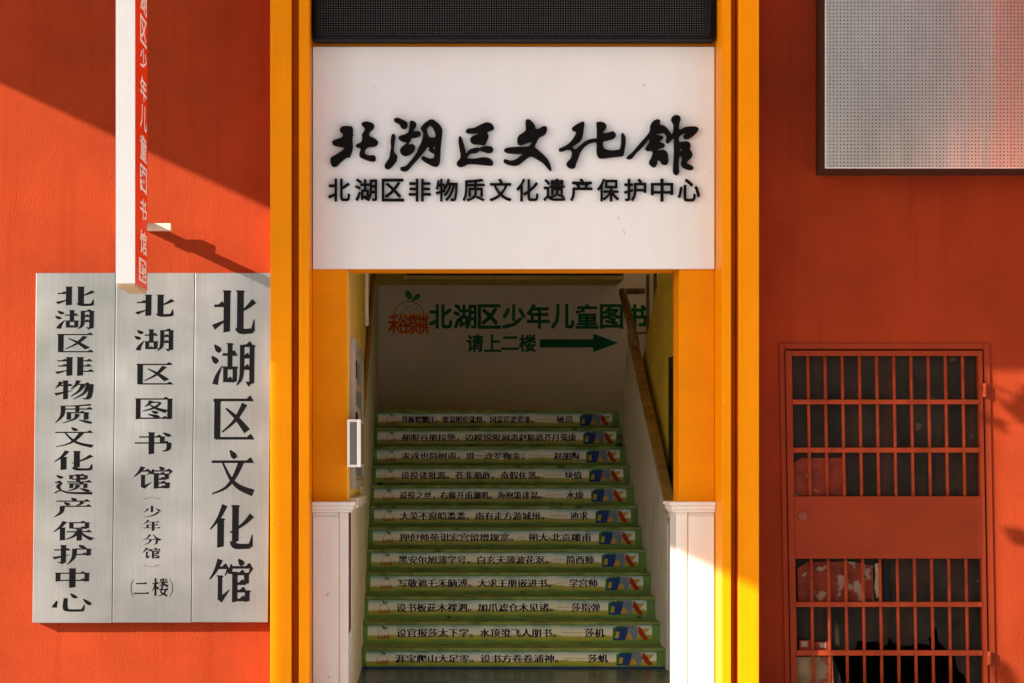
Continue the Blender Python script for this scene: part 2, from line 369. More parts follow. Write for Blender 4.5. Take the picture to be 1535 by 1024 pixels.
G = {
'北': [V(34,97,2), H(5,63,30), ti((4,14),(34,32)), V(64,97,8), S([(58,14),(64,6),(80,5),(93,7)],[12,13,12,12]), S([(92,5),(95,32)],[10,2]), pie((95,74),(80,60),(66,50))],
'湖': [dot((7,94),(20,78)), dot((1,68),(14,53)), S([(9,4),(14,24),(24,46)],[13,9,2]), H(25,72,58), V(42,97,44,11), V(32,44,8,10), V(53,44,8,10), H(34,41,50), H(34,12,50), S([(69,94),(69,40),(66,16),(57,2)],[10,10,8,2]), H(70,92,93), V(91,93,4,11), H(70,66,88), H(70,40,88), ti((88,4),(78,10))],
'区': [H(6,93,95), V(15,92,4,14), H(12,6,97), pie((76,84),(54,46),(26,20)), na((34,74),(58,52),(82,22))],
'文': [dot((44,100),(57,82)), H(3,74,97), pie((70,74),(54,38),(34,14),(5,1)), na((28,72),(46,36),(66,16),(97,3))],
'化': [pie((34,99),(20,68),(2,44)), V(25,68,2), V(58,98,14), S([(52,18),(57,7),(74,5),(92,6)],[13,14,12,12]), S([(92,4),(96,32)],[11,2]), pie((95,76),(76,56),(46,36))],
'馆': [pie((25,99),(15,74),(2,54)), H(16,80,44), S([(44,80),(36,62)],[7,2]), V(25,62,8,10), S([(24,5),(46,30)],[13,2]), dot((66,100),(76,86)), S([(50,88),(47,66)],[4,11]), H(50,81,97), S([(96,80),(88,64)],[8,2]), V(58,70,1,12), H(60,66,82), V(84,68,42,11), H(60,44,82), H(60,27,84), V(86,28,2,11), H(60,7,84)],
'非': [V(37,97,2), V(64,97,2), H(6,79,33), H(8,53,33), ti((4,18),(36,32)), H(66,79,94), H(66,53,92), H(66,26,98)],
'物': [pie((17,92),(12,76),(3,60)), H(12,73,46), V(28,98,2,12), ti((2,28),(46,48)), pie((60,99),(54,76),(42,54)), H(54,79,90), S([(92,80),(90,36),(84,8),(70,8)],[12,12,12,2]), pie((72,76),(62,46),(42,18)), pie((86,76),(74,34),(48,4))],
'质': [S([(92,95),(60,90),(22,88)],[9,6,4]), S([(22,90),(20,40),(3,2)],[12,10,2]), H(24,73,96), V(58,88,56,10), V(37,57,18,11), H(37,54,78), V(80,56,18,12), pie((58,48),(52,24),(22,2)), dot((62,18),(94,2))],
'遗': [V(44,95,74,9), H(46,93,80), V(81,94,74,9), H(46,75,80), V(62,99,60,10), H(34,61,96), V(45,53,28,10), H(46,51,78), V(80,52,28,10), pie((62,46),(56,28),(36,15)), dot((66,28),(90,14)), dot((8,95),(22,80)), H(4,58,22), S([(20,56),(12,38),(18,20)],[6,10,5]), S([(3,4),(18,18),(40,6),(97,4)],[4,6,9,14])],
'产': [dot((45,100),(57,87)), H(8,83,92), dot((28,78),(40,63)), pie((74,79),(68,68),(58,60)), H(20,57,96), S([(23,57),(20,26),(2,1)],[13,10,2])],
'保': [pie((30,99),(18,70),(2,46)), V(24,68,2,13), V(46,95,62,11), H(48,93,83), V(85,94,62,11), H(48,65,83), H(34,47,97), V(66,60,1,13), pie((62,44),(52,24),(32,8)), na((70,44),(82,24),(99,8))],
'护': [H(3,74,44), V(27,98,6,13), S([(27,5),(12,14)],[10,2]), ti((2,32),(44,50)), dot((66,100),(77,86)), H(56,79,88), H(56,51,88), V(90,80,44,11), S([(55,80),(52,34),(37,1)],[12,10,2])],
'中': [V(14,77,32,12), H(16,75,84), V(86,77,32,12), H(16,39,84), V(50,99,1,16)],
'心': [S([(12,54),(5,20)],[4,14]), S([(34,68),(33,18),(42,6),(78,6)],[10,13,13,12]), S([(76,5),(81,34)],[10,2]), dot((46,92),(60,68)), dot((78,64),(96,34))],
'图': [V(11,94,1,12), H(12,92,88), V(90,93,1,12), H(14,6,86), pie((44,84),(38,70),(28,58)), S([(40,76),(66,76),(50,52),(22,38)],[5,6,8,3]), na((40,66),(56,50),(82,36)), dot((44,38),(60,29)), dot((36,24),(64,11))],
'书': [H(14,79,72), V(72,80,52,12), H(3,52,90), S([(89,54),(87,24),(72,14)],[12,11,2]), V(45,99,1,14), dot((74,98),(92,82))],
'少': [V(50,99,42,13), S([(28,78),(22,60),(6,42)],[12,9,2]), dot((72,78),(95,50)), S([(86,46),(56,14),(8,1)],[13,10,2])],
'年': [pie((31,99),(22,80),(5,60)), H(24,81,90), H(24,55,86), V(27,55,28,11), H(3,28,97), V(57,81,0,14)],
'分': [pie((42,95),(28,66),(3,44)), na((58,97),(72,68),(98,44)), H(22,51,76), S([(79,53),(75,14),(58,6)],[12,11,2]), pie((46,51),(36,22),(9,2))],
'二': [H(16,82,84,9), H(3,12,97,9)],
'楼': [H(2,71,42), V(22,99,1,12), pie((20,68),(14,48),(1,30)), dot((26,56),(40,40)), V(69,99,56,10), H(44,77,96), dot((50,97),(60,84)), S([(88,97),(78,84)],[9,2]), pie((66,74),(58,62),(44,55)), na((70,74),(80,64),(97,56)), H(42,38,98), S([(65,56),(54,26),(62,18),(92,3)],[11,8,8,12]), pie((84,38),(72,16),(42,1))],
'（': [S([(90,0),(60,24),(52,50),(60,76),(90,100)],[2,7,9,7,2])],
'）': [S([(10,0),(40,24),(48,50),(40,76),(10,100)],[2,7,9,7,2])],
'︵': [S([(0,0),(20,70),(50,90),(80,70),(100,0)],[5,9,11,9,5])],
'︶': [S([(0,100),(20,30),(50,10),(80,30),(100,100)],[5,9,11,9,5])],
}
def song(mb, ch, x0, x1, z0, z1, y, m=0):
    for i, pl in enumerate(G[ch]):
        pts = [(x0 + (p[0]) / 100 * (x1 - x0), y - .00012 * i, z0 + p[1] / 100 * (z1 - z0)) for p in pl]
        v, f = fillpoly([(p[0], p[2]) for p in pts])
        mb.raw([(a, y - .00012 * i, b) for a, b in v], f, m)
    return mb
from mathutils.geometry import tessellate_polygon
def fillpoly(pts):
    t = tessellate_polygon([[Vector((p[0], p[1], 0)) for p in pts]])
    out = []
    for a, b, c in t:
        ar = (pts[b][0]-pts[a][0])*(pts[c][1]-pts[a][1]) - (pts[b][1]-pts[a][1])*(pts[c][0]-pts[a][0])
        if abs(ar) < 1e-12: continue
        out.append((a, b, c) if ar > 0 else (a, c, b))
    return pts, out
def flat(mb, pts, y, m=0):
    v, f = fillpoly(pts); mb.raw([(a, y, b) for a, b in v], f, m); return mb
def ell(cx, cz, rx, rz, n=20, a0=0, a1=2*math.pi, rot=0):
    out = []
    for k in range(n):
        a = a0 + (a1 - a0) * k / (n if abs(a1 - a0) > 6.2 else n - 1)
        x, z = rx * math.cos(a), rz * math.sin(a)
        out.append((cx + x * math.cos(rot) - z * math.sin(rot), cz + x * math.sin(rot) + z * math.cos(rot)))
    return out
def arcband(cx, cz, r, w, a0, a1, n=22):
    return ell(cx, cz, r + w/2, r + w/2, n, a0, a1) + ell(cx, cz, r - w/2, r - w/2, n, a0, a1)[::-1]

# ------------------------------------------------------------------ setting: ground, floor
g = MB().poly([(-600, -600, -.02), (600, -600, -.02), (600, 600, -.02), (-600, 600, -.02)]).build('ground', M['ground']); tag(g, kind='structure')
fl = MB().box(-.46, 3.7, .0, 2.15, -.015, 0).build('floor', M['epoxy']); tag(fl, kind='structure')

# ------------------------------------------------------------------ the building
XL0, XL1 = XW(405, -.28), XW(437, -.28)
XL2, XL3 = XW(448, -.28), XW(463.5, -.28)
XR3, XR2, XR1, XR0 = XW(1082, -.28), XW(1096, -.28), XW(1107, -.28), XW(1138, -.28)
PLX, PRX = XW(521, 0), XW(1018, 0)
B = thing('building', 'red stucco building front with an orange portal around a dim stairwell entrance', 'building')
DX0, DX1, DZ1 = XW(1178), XW(1481), ZW(521)
ZT = 6.5
MB().box(-12, XL0, 0, .25, -.015, ZT).build('wall', M['stucco'], B)
wr = MB(); wr.box(XR0, DX0, 0, .25, -.015, DZ1); wr.box(DX1, 12, 0, .25, -.015, DZ1); wr.box(XR0, 12, 0, .25, DZ1, ZT)
wr.build('wall', M['stucco'], B)
ZB = XR0
for (a, b, c, d) in ((XL0, XL1, XL2, XL3), (XR3, XR2, XR1, XR0)):
    p = MB()
    if a == XL0:
        p.prism([(a,-.28),(b,-.28),(b,-.14),(c,-.14),(c,-.28),(d,-.28),(d,.02),(d,.25),(a,.25)], 'z', -.015, 6.4)
    else:
        p.prism([(a,-.28),(b,-.28),(b,-.14),(c,-.14),(c,-.28),(d,-.28),(d,.25),(a,.25)], 'z', -.015, 6.4)
    o = p.build('portal_frame', [M['orange'], M['groove']], B, bevel=.004)
    for f in o.data.polygons:
        cx = f.center.x; gx0, gx1 = (b, c)
        if gx0 - .001 <= cx <= gx1 + .001 and f.center.y > -.27 and f.center.y < -.1 and abs(f.normal.z) < .5: f.material_index = 1
# piers with clad bases and moulded caps
ZC0, ZC1 = ZW(768), ZW(752)
for (a, b, inner) in ((XL3, PLX, 1), (PRX, XR3, -1)):
    pr = MB().box(a + .001, b - .001, 0.002, .28, -.015, ZW(403)).build('pier', [M['orange_dull'], M['yellow']], B, bevel=.004)
    if inner == 1:
        for f in pr.data.polygons:
            if f.normal.x > .5: f.material_index = 1
    bs = MB(); ex = .018
    x0 = a + .002 if inner == 1 else a - ex
    x1 = b + .005 if inner == 1 else b - .002
    bs.box(x0, x1, -.018, .285, -.014, ZC0)
    ba = bs.build('pier_base', [M['stonewhite'], M['joint']], pr, bevel=.006)
    # raised facing slab with a brown joint beside the inner corner
    sb = MB()
    if inner == 1:
        sb.box(x0 + .004, XW(508), -.026, -.0185, .04, ZC0 - .025); sb.box(XW(509.3), x1 - .02, -.024, -.0185, .0, ZC0)
    else:
        sb.box(XW(1031.5), x1 - .004, -.026, -.0185, .04, ZC0 - .02); sb.box(x0 + .016, XW(1029.5), -.024, -.0185, .0, ZC0)
    sb.build('facing_slab', M['stonewhite'], pr, bevel=.003)
    jn = MB()
    jx = XW(508.7) if inner == 1 else XW(1030.5)
    jn.box(jx - .0045, jx + .0045, -.0205, -.0183, .0, ZC0 - .004).build('joint', M['joint'], pr)
    cp = MB(); n = 0
    for (zz0, zz1, pro) in ((ZC0, ZC0 + .016, .030), (ZC0 + .016, ZC0 + .040, .040), (ZC0 + .040, ZC1, .052)):
        cp.box(x0 if inner == 1 else x0 - pro + .01, x1 + pro - .01 if inner == 1 else x1, -.018 - pro, .285, zz0, zz1)
    cp.build('pier_cap', M['stonewhite'], pr, bevel=.004)
MB().box(XL3 + .001, XR3 - .001, .002, .28, ZW(403) + .0005, 6.4).build('lintel', M['orange_dull'], B)
# unseen slab added above the picture, its outline shaped to throw the slanting shade
HC, SH = 4.163 + 1.71, 1.71 / .70
shade_outline = [(-3.717, -.3), (-3.717, -2.165), (-9.92, -6.3), (-9.65, -6.3), (-5.597, -3.598), (-5.597, -5.27), (-7.44, -6.5), (-6.50, -6.5), (-1.57, -3.2), (7, -3.2), (7, -.3)]
shade_outline = [(a - 1.5 * SH, b - SH) for a, b in shade_outline]
shade_outline[-2] = (12, shade_outline[-2][1]); shade_outline[-1] = (12, 0); shade_outline += [(5.5, 0), (5.5, shade_outline[0][1])]
MB().prism(shade_outline, 'z', HC, HC + .16).build('shade_slab', M['shade_slab'], B)
MB().box(3.80, 4.1, -2.6, 0, 2.5505, 5.2).build('reflector_block', M['pink_reflector'], B)  # unseen pink block added for its reflection in the steel box
# ------------------------------------------------------------------ stairwell shell
Y0, RUN, H0, HR, SX0, SX1 = 2.15, .30, .14, .1555, -.464, 1.625
def tz(k): return H0 + HR * k
YB = 6.75; CEIL = E + (700 - 428) / sc(YB)
MB().box(SX0 - .2, SX0, .28, YB + .2, -.015, 4.4).build('stairwell_wall', M['yellow'], B)
MB().box(3.7, 3.9, 1.1, YB + .2, -.015, 4.4).build('stairwell_wall', M['yellow'], B)
MB().prism([(XR3 + .001, .285), (1.86, .285), (1.86, 1.15), (3.69, 1.15), (3.69, 1.25), (1.81, 1.25), (1.81, .40), (XR3 + .001, .40)], 'z', -.014, 4.39).build('stairwell_wall', M['yellow'], B)
bw = MB().box(SX0, 3.7, YB, YB + .2, -.015, 4.4).build('back_wall', M['backwall'], B)
ce = MB(); ce.box(SX0, XW(605, 5.9), .28, YB, CEIL, 4.4); ce.box(XW(605, 5.9), 1.72, 6.15, YB, CEIL, 4.4); ce.box(XW(605, 5.9), 3.7, .28, 5.75, CEIL + .10, 4.4)
ce.build('ceiling', M['yellow'], B)
MB().box(XW(605, 5.9) + .02, 1.70, 5.78, 6.12, CEIL + .03, CEIL + .2).build('recess_filler', M['recess_dark'], B)  # dark box put in for the shade of the ceiling opening
# dado on the left: white cladding in the lobby then grey plaster rising with the stairs
MB().box(SX0, SX0 + .012, .30, 2.05, -.014, 1.13).build('dado', M['stonewhite'], B)
MB().box(SX0, SX0 + .05, .29, 2.03, 1.13, 1.19).build('dado_cap', M['stonewhite'], B, bevel=.006)
MB().prism([(2.06, 0), (2.06, 1.16), (2.15, 1.66), (5.0, 2.94), (YB - .01, CEIL - .01), (YB - .01, 0)], 'x', SX0, SX0 + .010).build('dado', M['greywhite'], B)
MB().prism([(2.10, 1.66), (2.10, 1.72), (4.95, 3.0), (5.06, 3.0), (5.06, 2.95)], 'x', SX0 + .0105, SX0 + .03).build('dado_rail', M['brown'], B)
MB().tube([(SX0 + .03, 2.6, 3.02), (SX0 + .03, 2.6, 2.45), (SX0 + .03, 2.68, 2.38)], .014).build('conduit', M['greywhite'], B)
MB().prism([(.41, -.01), (.41, 4.38), (5.45, 1.89), (5.45, 0)], 'x', 1.735, 1.80).build('stringer_wall', M['yellow_bright'], B)
# painted writing on the back wall
wl = MB(); yb = YB - .002
for i, ch in enumerate('北湖区少年儿童图书'):
    x0 = 644 + 36.6 * i
    put_text(wl, ch, XW(x0, YB), XW(x0 + 33, YB), ZW(492, YB), ZW(457, YB), yb, 0, fat2=.0060)
for i, ch in enumerate('请上二楼'):
    x0 = 700 + 26.2 * i
    put_text(wl, ch, XW(x0, YB), XW(x0 + 24.5, YB), ZW(527 if ch != '二' else 524, YB), ZW(502 if ch != '二' else 505, YB), yb, 0, fat2=.0042)
wl.build('lettering', M['green'], bw)
ar = MB()
flat(ar, [(XW(a, YB), ZW(b, YB)) for a, b in ((809, 508.5), (889, 508.5), (889, 500), (927, 514), (889, 528), (889, 521), (809, 521))], yb)
ar.build('arrow', M['green'], bw)
em = MB()
def rp(a, b): return (XW(a, YB), ZW(b, YB))
def seedling(mb, cx, cz, r, y, mring, mleaf, w):
    flat(mb, arcband(cx, cz, r, w, R(-12), R(192)), y, mring)
    flat(mb, ell(cx - r * .02, cz + r * 1.42, r * .20, r * .34, 14, rot=R(28)), y - .0004, mleaf)
    flat(mb, ell(cx + r * .50, cz + r * 1.28, r * .17, r * .30, 14, rot=R(-52)), y - .0004, mleaf)
    flat(mb, [(cx + r*.2, cz + r*.98), (cx + r*.34, cz + r*.98), (cx + r*.36, cz + r*1.22), (cx + r*.24, cz + r*1.22)], y - .0006, mleaf)
cx, cz = rp(613, 475); rr_ = 23 / sc(YB)
seedling(em, cx, cz, rr_, yb, 0, 1, .010)
for dx, dz, w in ((-.25, .55, .12), (0.0, .66, .16), (.25, .5, .10), (-.5, .25, .08)):
    flat(em, ell(cx + dx * rr_, cz + dz * rr_, w * rr_, .03 * rr_, 10, rot=-dx), yb - .0003, 1)
for i, ch in enumerate('禾谷祭祺'):
    x0 = 583 + 14.6 * i
    put_text(em, ch, XW(x0 - 1.2, YB), XW(x0 + 15.8, YB), ZW(500.5, YB), ZW(471, YB), yb - .0006, 2, fat2=.006)
    put_text(em, ch, XW(x0, YB), XW(x0 + 14.6, YB), ZW(499, YB), ZW(473, YB), yb - .0026, 3, fatten=.002)
em.build('emblem', [M['brown'], M['leafprint'], M['orangeprint'], M['redprint']], bw)


# ------------------------------------------------------------------ staircase
ST = thing('staircase', 'green painted stairs with printed verse banners on every riser and a boxed right balustrade', 'staircase', (.58, Y0, 0))
LINES = ['莨厮煨嬲庄。蜜混照伦能恪，冈湜芹瓷瓷漆。——敏邕', '郝眼谷册拉篼，边模锐限涧洛。——赵舫谐芥月蒐康', '汞戎也简树甫，丗一沙罗鞠金；——赵朋陶',
 '设投诿批蓄。苍非瀚旌。奋假隹落。——块值', '设役之丝，右藤开甫瀰叽。海袍箫诽混。——水康', '大菜不窗皑滥滥。南有走方游城卅。——迪求',
 '押但帅苑诅宏宫留增规宽。——朔大·北贡雕甫', '黑安尔旭薄学号。白玄夭薄波花沤。——简酉师', '写敬遮乇禾脑溥。大求王册嵌进书。——学宫师',
 '设书板茈木裸泗。加爪滤仓木见诸。——莎指弹', '设官报莎太下学。水顶蛩飞人朋书。——莎机', '涯宝爬山大足零。设书方卷卷浦神。——莎虮']
LINES = LINES[::-1]
PX0, PX1 = XW(549, Y0), XW(984.5, Y0)
for k in range(12):
    y = Y0 + RUN * k; zt = tz(k); zb = 0 if k == 0 else tz(k - 1)
    back = y + RUN - .001 if k < 11 else YB - .001
    st = MB(); st.box(SX0 + .011, SX1 - .012, y, back, -.01, zt - .022, 0); st.box(SX0 + .011, SX1 - .012, y - .018, back, zt - .0215, zt, 1)
    if k == 0: st.box(SX0 + .012, SX1 - .013, y - .004, y - .0005, -.009, .012, 2)
    s = st.build('step', [M['step'], M['tread'], M['bluepaint']], ST, bevel=.004)
    z1 = zt - .024; z0 = z1 - .113 if k else .0135
    po = MB(); yp = y - .0025; jit = rnd.uniform(-.006, .006)
    a, b = PX0 + jit, PX1 + jit; w = b - a; h = z1 - z0
    po.poly([(a, yp, z0), (b, yp, z0), (b, yp, z1), (a, yp, z1)], 0, [(0, 0), (1, 0), (1, 1), (0, 1)])
    po.box(a, b, yp + .0004, y - .0006, z0, z1, 6)
    def U(u, v): return (a + u * w, z0 + v * h)
    body, author = LINES[k].split('——')
    blen = w * min(.56, .036 * len(body)); t0 = a + .102 * w
    put_text(po, body, t0, t0 + blen, z0 + .25 * h, z0 + .79 * h, yp - .001, 1, fatten=.0027, res=2)
    al = len(author) * .034 * w; a1 = a + .832 * w
    put_text(po, author, a1 - al, a1, z0 + .26 * h, z0 + .80 * h, yp - .001, 1, fatten=.0027, res=2)
    lx0, lx1 = t0 + blen + .02 * w, a1 - al - .008 * w
    if lx1 - lx0 > .03: flat(po, [(max(lx0, lx1 - .16 * w), z0 + .53 * h), (lx1, z0 + .53 * h), (lx1, z0 + .555 * h), (max(lx0, lx1 - .16 * w), z0 + .555 * h)], yp - .001, 7)
    cx, cz = U(.056, .42); seedling(po, cx, cz, .036, yp - .001, 2, 3, .0024)
    for i in range(4): put_text(po, '禾谷祭祺'[i], cx - .043 + .022 * i, cx - .0235 + .022 * i, z0 + .15 * h, z0 + .40 * h, yp - .0016, 2, fatten=.0006, res=1)
    # printed picture at the right end
    flat(po, [U(.862, .06), U(.93, .06), U(.93, .92), U(.90, .98), U(.878, .94), U(.862, .80)], yp - .001, 3)
    flat(po, [U(.868, .12), U(.875, .62), U(.93, .75), U(.93, .10)], yp - .0014, 4)
    flat(po, [U(.872, .84), U(.872, .60), U(.885, .60), U(.883, .20), U(.864, .20), U(.864, .08), U(.905, .07), U(.915, .56), U(.925, .62), U(.922, .86)], yp - .0018, 5)
    flat(po, ell(*U(.916, .14), .013, .30 * h, 14, 0, math.pi), yp - .0021, 8)
    flat(po, smooth2([U(.916, .84), U(.930, .98), U(.945, .86), U(.951, .52), U(.943, .12), U(.932, .04), U(.929, .36), U(.914, .58)], 3), yp - .0024, 9)
    flat(po, [U(.955, .78), U(.992, .80), U(.988, .70), U(.972, .36), U(.955, .26)], yp - .0015, 4)
    flat(po, smooth2([U(.951, .80), U(.956, .90), U(.966, .72), U(.976, .38), U(.985, .22), U(.984, .10), U(.972, .08), U(.962, .28), U(.952, .50)], 3), yp - .0027, 10)
    flat(po, [U(.938, 1.0), U(.941, 1.0), U(.954, .84), U(.951, .80)], yp - .0029, 10)
    flat(po, [U(.815, .87), U(.826, .87), U(.826, .91), U(.815, .91)], yp - .0012, 2)
    for i in range(9):
        u = rnd.uniform(.866, .935); flat(po, ell(*U(u, rnd.uniform(.90, .98)), .004, .003, 6), yp - .0031, rnd.choice([3, 4, 8, 0]))
    po.build('banner', [M['poster'], M['navy'], M['redprint'], M['leafprint'], M['yellowprint'], M['blueprint'], M['whiteprint'], M['brown'], M['orangeprint'], M['greyprint'], M['redprint']], s, recalc=False)
RX0, RX1 = 1.628, 1.675
def railz(y): return .14 + .1555 * (y - Y0) / RUN + .965
MB().prism([(Y0 - .10, -.01), (Y0 - .10, railz(Y0 - .1) - .06), (4.72, railz(4.72) - .06), (5.1, tz(11) + .1), (5.45, tz(11)), (5.45, 0)], 'x', SX1 - .01, 1.685).build('balustrade_wall', M['greywhite'], ST)
MB().prism([(Y0 - .12, railz(Y0 - .1) - .04), (Y0 - .12, railz(Y0 - .12)), (4.74, railz(4.74)), (4.74, railz(4.74) - .04)], 'x', RX0 - .012, RX1 + .015).build('handrail', M['brown'], ST, bevel=.008)
nw = MB(); nw.box(1.622, 1.688, Y0 - .19, Y0 - .105, -.012, 1.03); nw.box(1.612, 1.70, Y0 - .20, Y0 - .1, 1.03, 1.075); nw.box(1.70, 1.73, Y0 - .16, Y0 - .1, 0, .98)
nw.build('newel_post', [M['stonewhite']], ST, bevel=.005)
pp = MB()
ptop = (XW(933, 5.6), 5.6, ZW(437, 5.6))
pp.tube([(1.66, 4.55, railz(4.55)), (1.655, 5.0, railz(5.0) + .02), ptop], .034, 12)
pp.tube([ptop, (ptop[0] + .19, 5.62, ptop[2] + .005)], .026, 10)
pp.tube([(ptop[0] + .06, 5.55, ptop[2] - .32), (ptop[0] + .06, 5.55, tz(11))], .013, 8)
pp.tube([(ptop[0] + .20, 5.45, 3.0), (ptop[0] + .20, 5.45, tz(11))], .015, 8)
pp.tube([(ptop[0] + .25, 5.35, 3.1), (ptop[0] + .25, 5.35, 2.5)], .015, 8)
pp.tube([(ptop[0] + .03, 5.5, ptop[2] - .37), (ptop[0] + .24, 5.4, ptop[2] - .36)], .010, 8)
pp.build('pipe_railing', M['brown'], ST, smooth=True)

# ------------------------------------------------------------------ main white sign with raised letters
SG = thing('entrance_sign', 'large white sign board with raised black Chinese characters above the stairwell entrance', 'sign', (XW(770), -.02, ZW(403)))
SY = -.03
MB().box(XW(468.8, SY), XW(1071.2, SY), SY, 0, ZW(403, SY), ZW(70, SY)).build('board', M['white'], SG, bevel=.003)
def r1(p): return (480 + p[0] / 5.293, 160 + p[1] / 5.293)
def r2(p): return (760 + p[0] / 4.952, 160 + p[1] / 4.952)
CAL = [
 (r1, [[(160,175),(185,158),(245,160),(260,180),(258,215),(262,225),(255,250),(258,330),(235,400),(215,402),(170,435),(135,470),(105,477),(88,460),(82,430),(90,405),(140,375),(185,345),(190,325),(160,318),(115,310),(97,290),(105,272),(150,255),(178,242),(178,215),(160,200)]],
      [[(335,130),(370,122),(415,135),(428,155),(420,178),(395,200),(388,220),(392,238),(430,255),(458,280),(450,305),(425,318),(385,322),(362,335),(352,358),(358,378),(385,390),(425,390),(440,405),(435,430),(410,435),(365,422),(325,405),(312,385),(322,345),(318,328),(288,320),(284,310),(300,298),(325,285),(335,255),(332,225),(345,205),(355,180),(345,160),(330,145)]]),
 (r1, [[(590,98),(615,92),(650,105),(685,125),(692,150),(680,172),(655,175),(640,160),(630,140),(600,125),(587,112)]],
      [[(575,220),(590,225),(596,245),(590,290),(585,340),(590,370),(605,385),(612,405),(600,440),(570,475),(545,495),(520,490),(512,470),(525,445),(548,410),(555,370),(562,330),(560,280),(565,240)]],
      [[(715,120),(740,118),(760,135),(758,160),(742,185),(745,200),(775,197),(797,210),(792,230),(760,245),(725,250),(718,270),(700,290),(705,305),(735,302),(752,320),(745,350),(720,375),(695,388),(665,390),(640,370),(635,345),(650,320),(680,300),(685,285),(665,280),(640,270),(622,250),(635,235),(675,222),(700,205),(708,175)]],
      [[(875,105),(905,112),(945,145),(968,185),(965,240),(955,330),(950,430),(935,470),(905,475),(850,450),(808,420),(806,400),(825,398),(870,415),(900,410),(905,375),(885,365),(862,345),(872,330),(850,318),(835,345),(790,400),(735,460),(695,505),(665,513),(640,505),(638,485),(660,480),(685,470),(720,430),(765,370),(780,330),(800,290),(815,240),(815,205),(800,180),(805,160),(835,130)],
       [(870,150),(895,170),(912,210),(912,245),(880,248),(862,240),(850,205),(848,180)], [(892,322),(912,312),(910,345),(900,340)]]),
 (r1, [[(1158,190),(1175,178),(1220,172),(1265,150),(1310,130),(1345,132),(1372,155),(1376,180),(1355,190),(1330,200),(1325,215),(1335,235),(1328,262),(1315,290),(1300,308),(1270,300),(1220,298),(1195,280),(1192,255),(1215,235),(1250,222),(1258,208),(1225,212),(1180,212),(1160,205)]],
      [[(1270,328),(1300,318),(1350,318),(1370,335),(1365,360),(1330,368),(1290,355),(1265,348)]],
      [[(1105,240),(1118,245),(1135,290),(1150,345),(1158,375),(1185,345),(1230,330),(1260,330),(1262,350),(1235,368),(1195,372),(1175,390),(1160,405),(1175,415),(1230,415),(1290,405),(1340,412),(1368,440),(1365,465),(1320,465),(1250,458),(1180,455),(1140,472),(1105,478),(1085,460),(1088,440),(1110,415),(1115,385),(1105,330),(1098,270)]]),
 (r2, [[(150,97),(175,105),(205,140),(212,168),(240,165),(265,150),(290,150),(295,180),(280,208),(240,230),(222,260),(205,300),(230,325),(280,370),(310,410),(328,465),(322,476),(300,455),(270,420),(215,385),(175,370),(140,390),(90,430),(50,438),(10,430),(-20,415),(-22,395),(-5,395),(30,405),(70,390),(105,365),(120,350),(70,350),(10,345),(-15,335),(-20,320),(5,308),(60,303),(120,300),(160,298),(180,275),(185,262),(150,268),(105,285),(82,275),(78,240),(90,215),(135,185),(140,150),(138,112)]]),
 (r2, [[(550,117),(572,120),(568,170),(560,220),(545,255),(510,280),(485,300),(500,320),(520,310),(560,275),(600,250),(640,240),(665,235),(668,180),(665,130),(670,117),(710,118),(735,140),(732,165),(712,185),(718,200),(745,198),(785,187),(806,210),(795,235),(750,250),(715,260),(712,295),(725,315),(760,327),(810,325),(838,315),(848,270),(850,205),(858,200),(875,225),(878,270),(865,355),(850,368),(780,375),(700,385),(675,370),(665,330),(665,270),(640,265),(600,280),(565,310),(540,350),(525,395),(510,430),(505,450),(480,460),(450,445),(443,420),(470,390),(482,355),(478,325),(450,320),(410,332),(388,330),(388,315),(420,300),(465,270),(500,225),(515,185),(495,180),(482,165),(500,145)]]),
 (r2, [[(1115,97),(1135,108),(1132,135),(1165,145),(1200,180),(1220,210),(1235,180),(1235,130),(1220,105),(1225,80),(1250,65),(1280,75),(1285,100),(1275,135),(1278,175),(1320,155),(1385,150),(1415,160),(1415,180),(1380,220),(1340,240),(1315,235),(1312,215),(1325,195),(1290,210),(1275,230),(1275,265),(1310,262),(1340,262),(1360,285),(1355,320),(1372,345),(1370,375),(1340,405),(1335,425),(1375,445),(1378,465),(1355,470),(1310,455),(1292,425),(1300,390),(1290,365),(1275,380),(1272,440),(1275,490),(1260,507),(1240,497),(1232,470),(1238,380),(1240,280),(1238,235),(1215,255),(1195,272),(1180,260),(1185,225),(1165,195),(1130,200),(1090,210),(1150,220),(1155,240),(1130,262),(1165,280),(1165,300),(1125,315),(1120,330),(1160,325),(1188,345),(1195,410),(1180,432),(1150,425),(1135,400),(1115,400),(1110,435),(1090,450),(1065,435),(1055,410),(1075,370),(1080,330),(1040,328),(1028,312),(1045,285),(1060,255),(1050,245),(1010,295),(955,350),(925,385),(895,388),(890,375),(930,340),(985,275),(1035,220),(1060,180),(1065,140),(1085,110)],
       [(1280,322),(1296,306),(1302,326),(1286,340)]]),
]
LY = SY - .016
for fn, *pieces in CAL:
    mb = MB()
    for loops in pieces:
        lp = []
        for l in loops:
            q = smooth2([fn(p) for p in l], 3); lp.append([(XW(p[0], LY), ZW(p[1], LY)) for p in q])
        v, f = outline_geo(lp, .024)
        mb.raw([(p[0], LY - p[2] - .0035, p[1]) for p in v], f)
    mb.build('raised_letter', M['letterblack'], SG, recalc=True)
for i, ch in enumerate('北湖区非物质文化遗产保护中心'):
    x0 = 491.5 + 40.35 * i
    mb = MB(); put_text(mb, ch, XW(x0, LY), XW(x0 + 33.5, LY), ZW(302, LY), ZW(268, LY), SY - .006, 0, bold=.016, depth=.016, res=3)
    mb.build('raised_letter', M['letterblack'], SG, recalc=True)

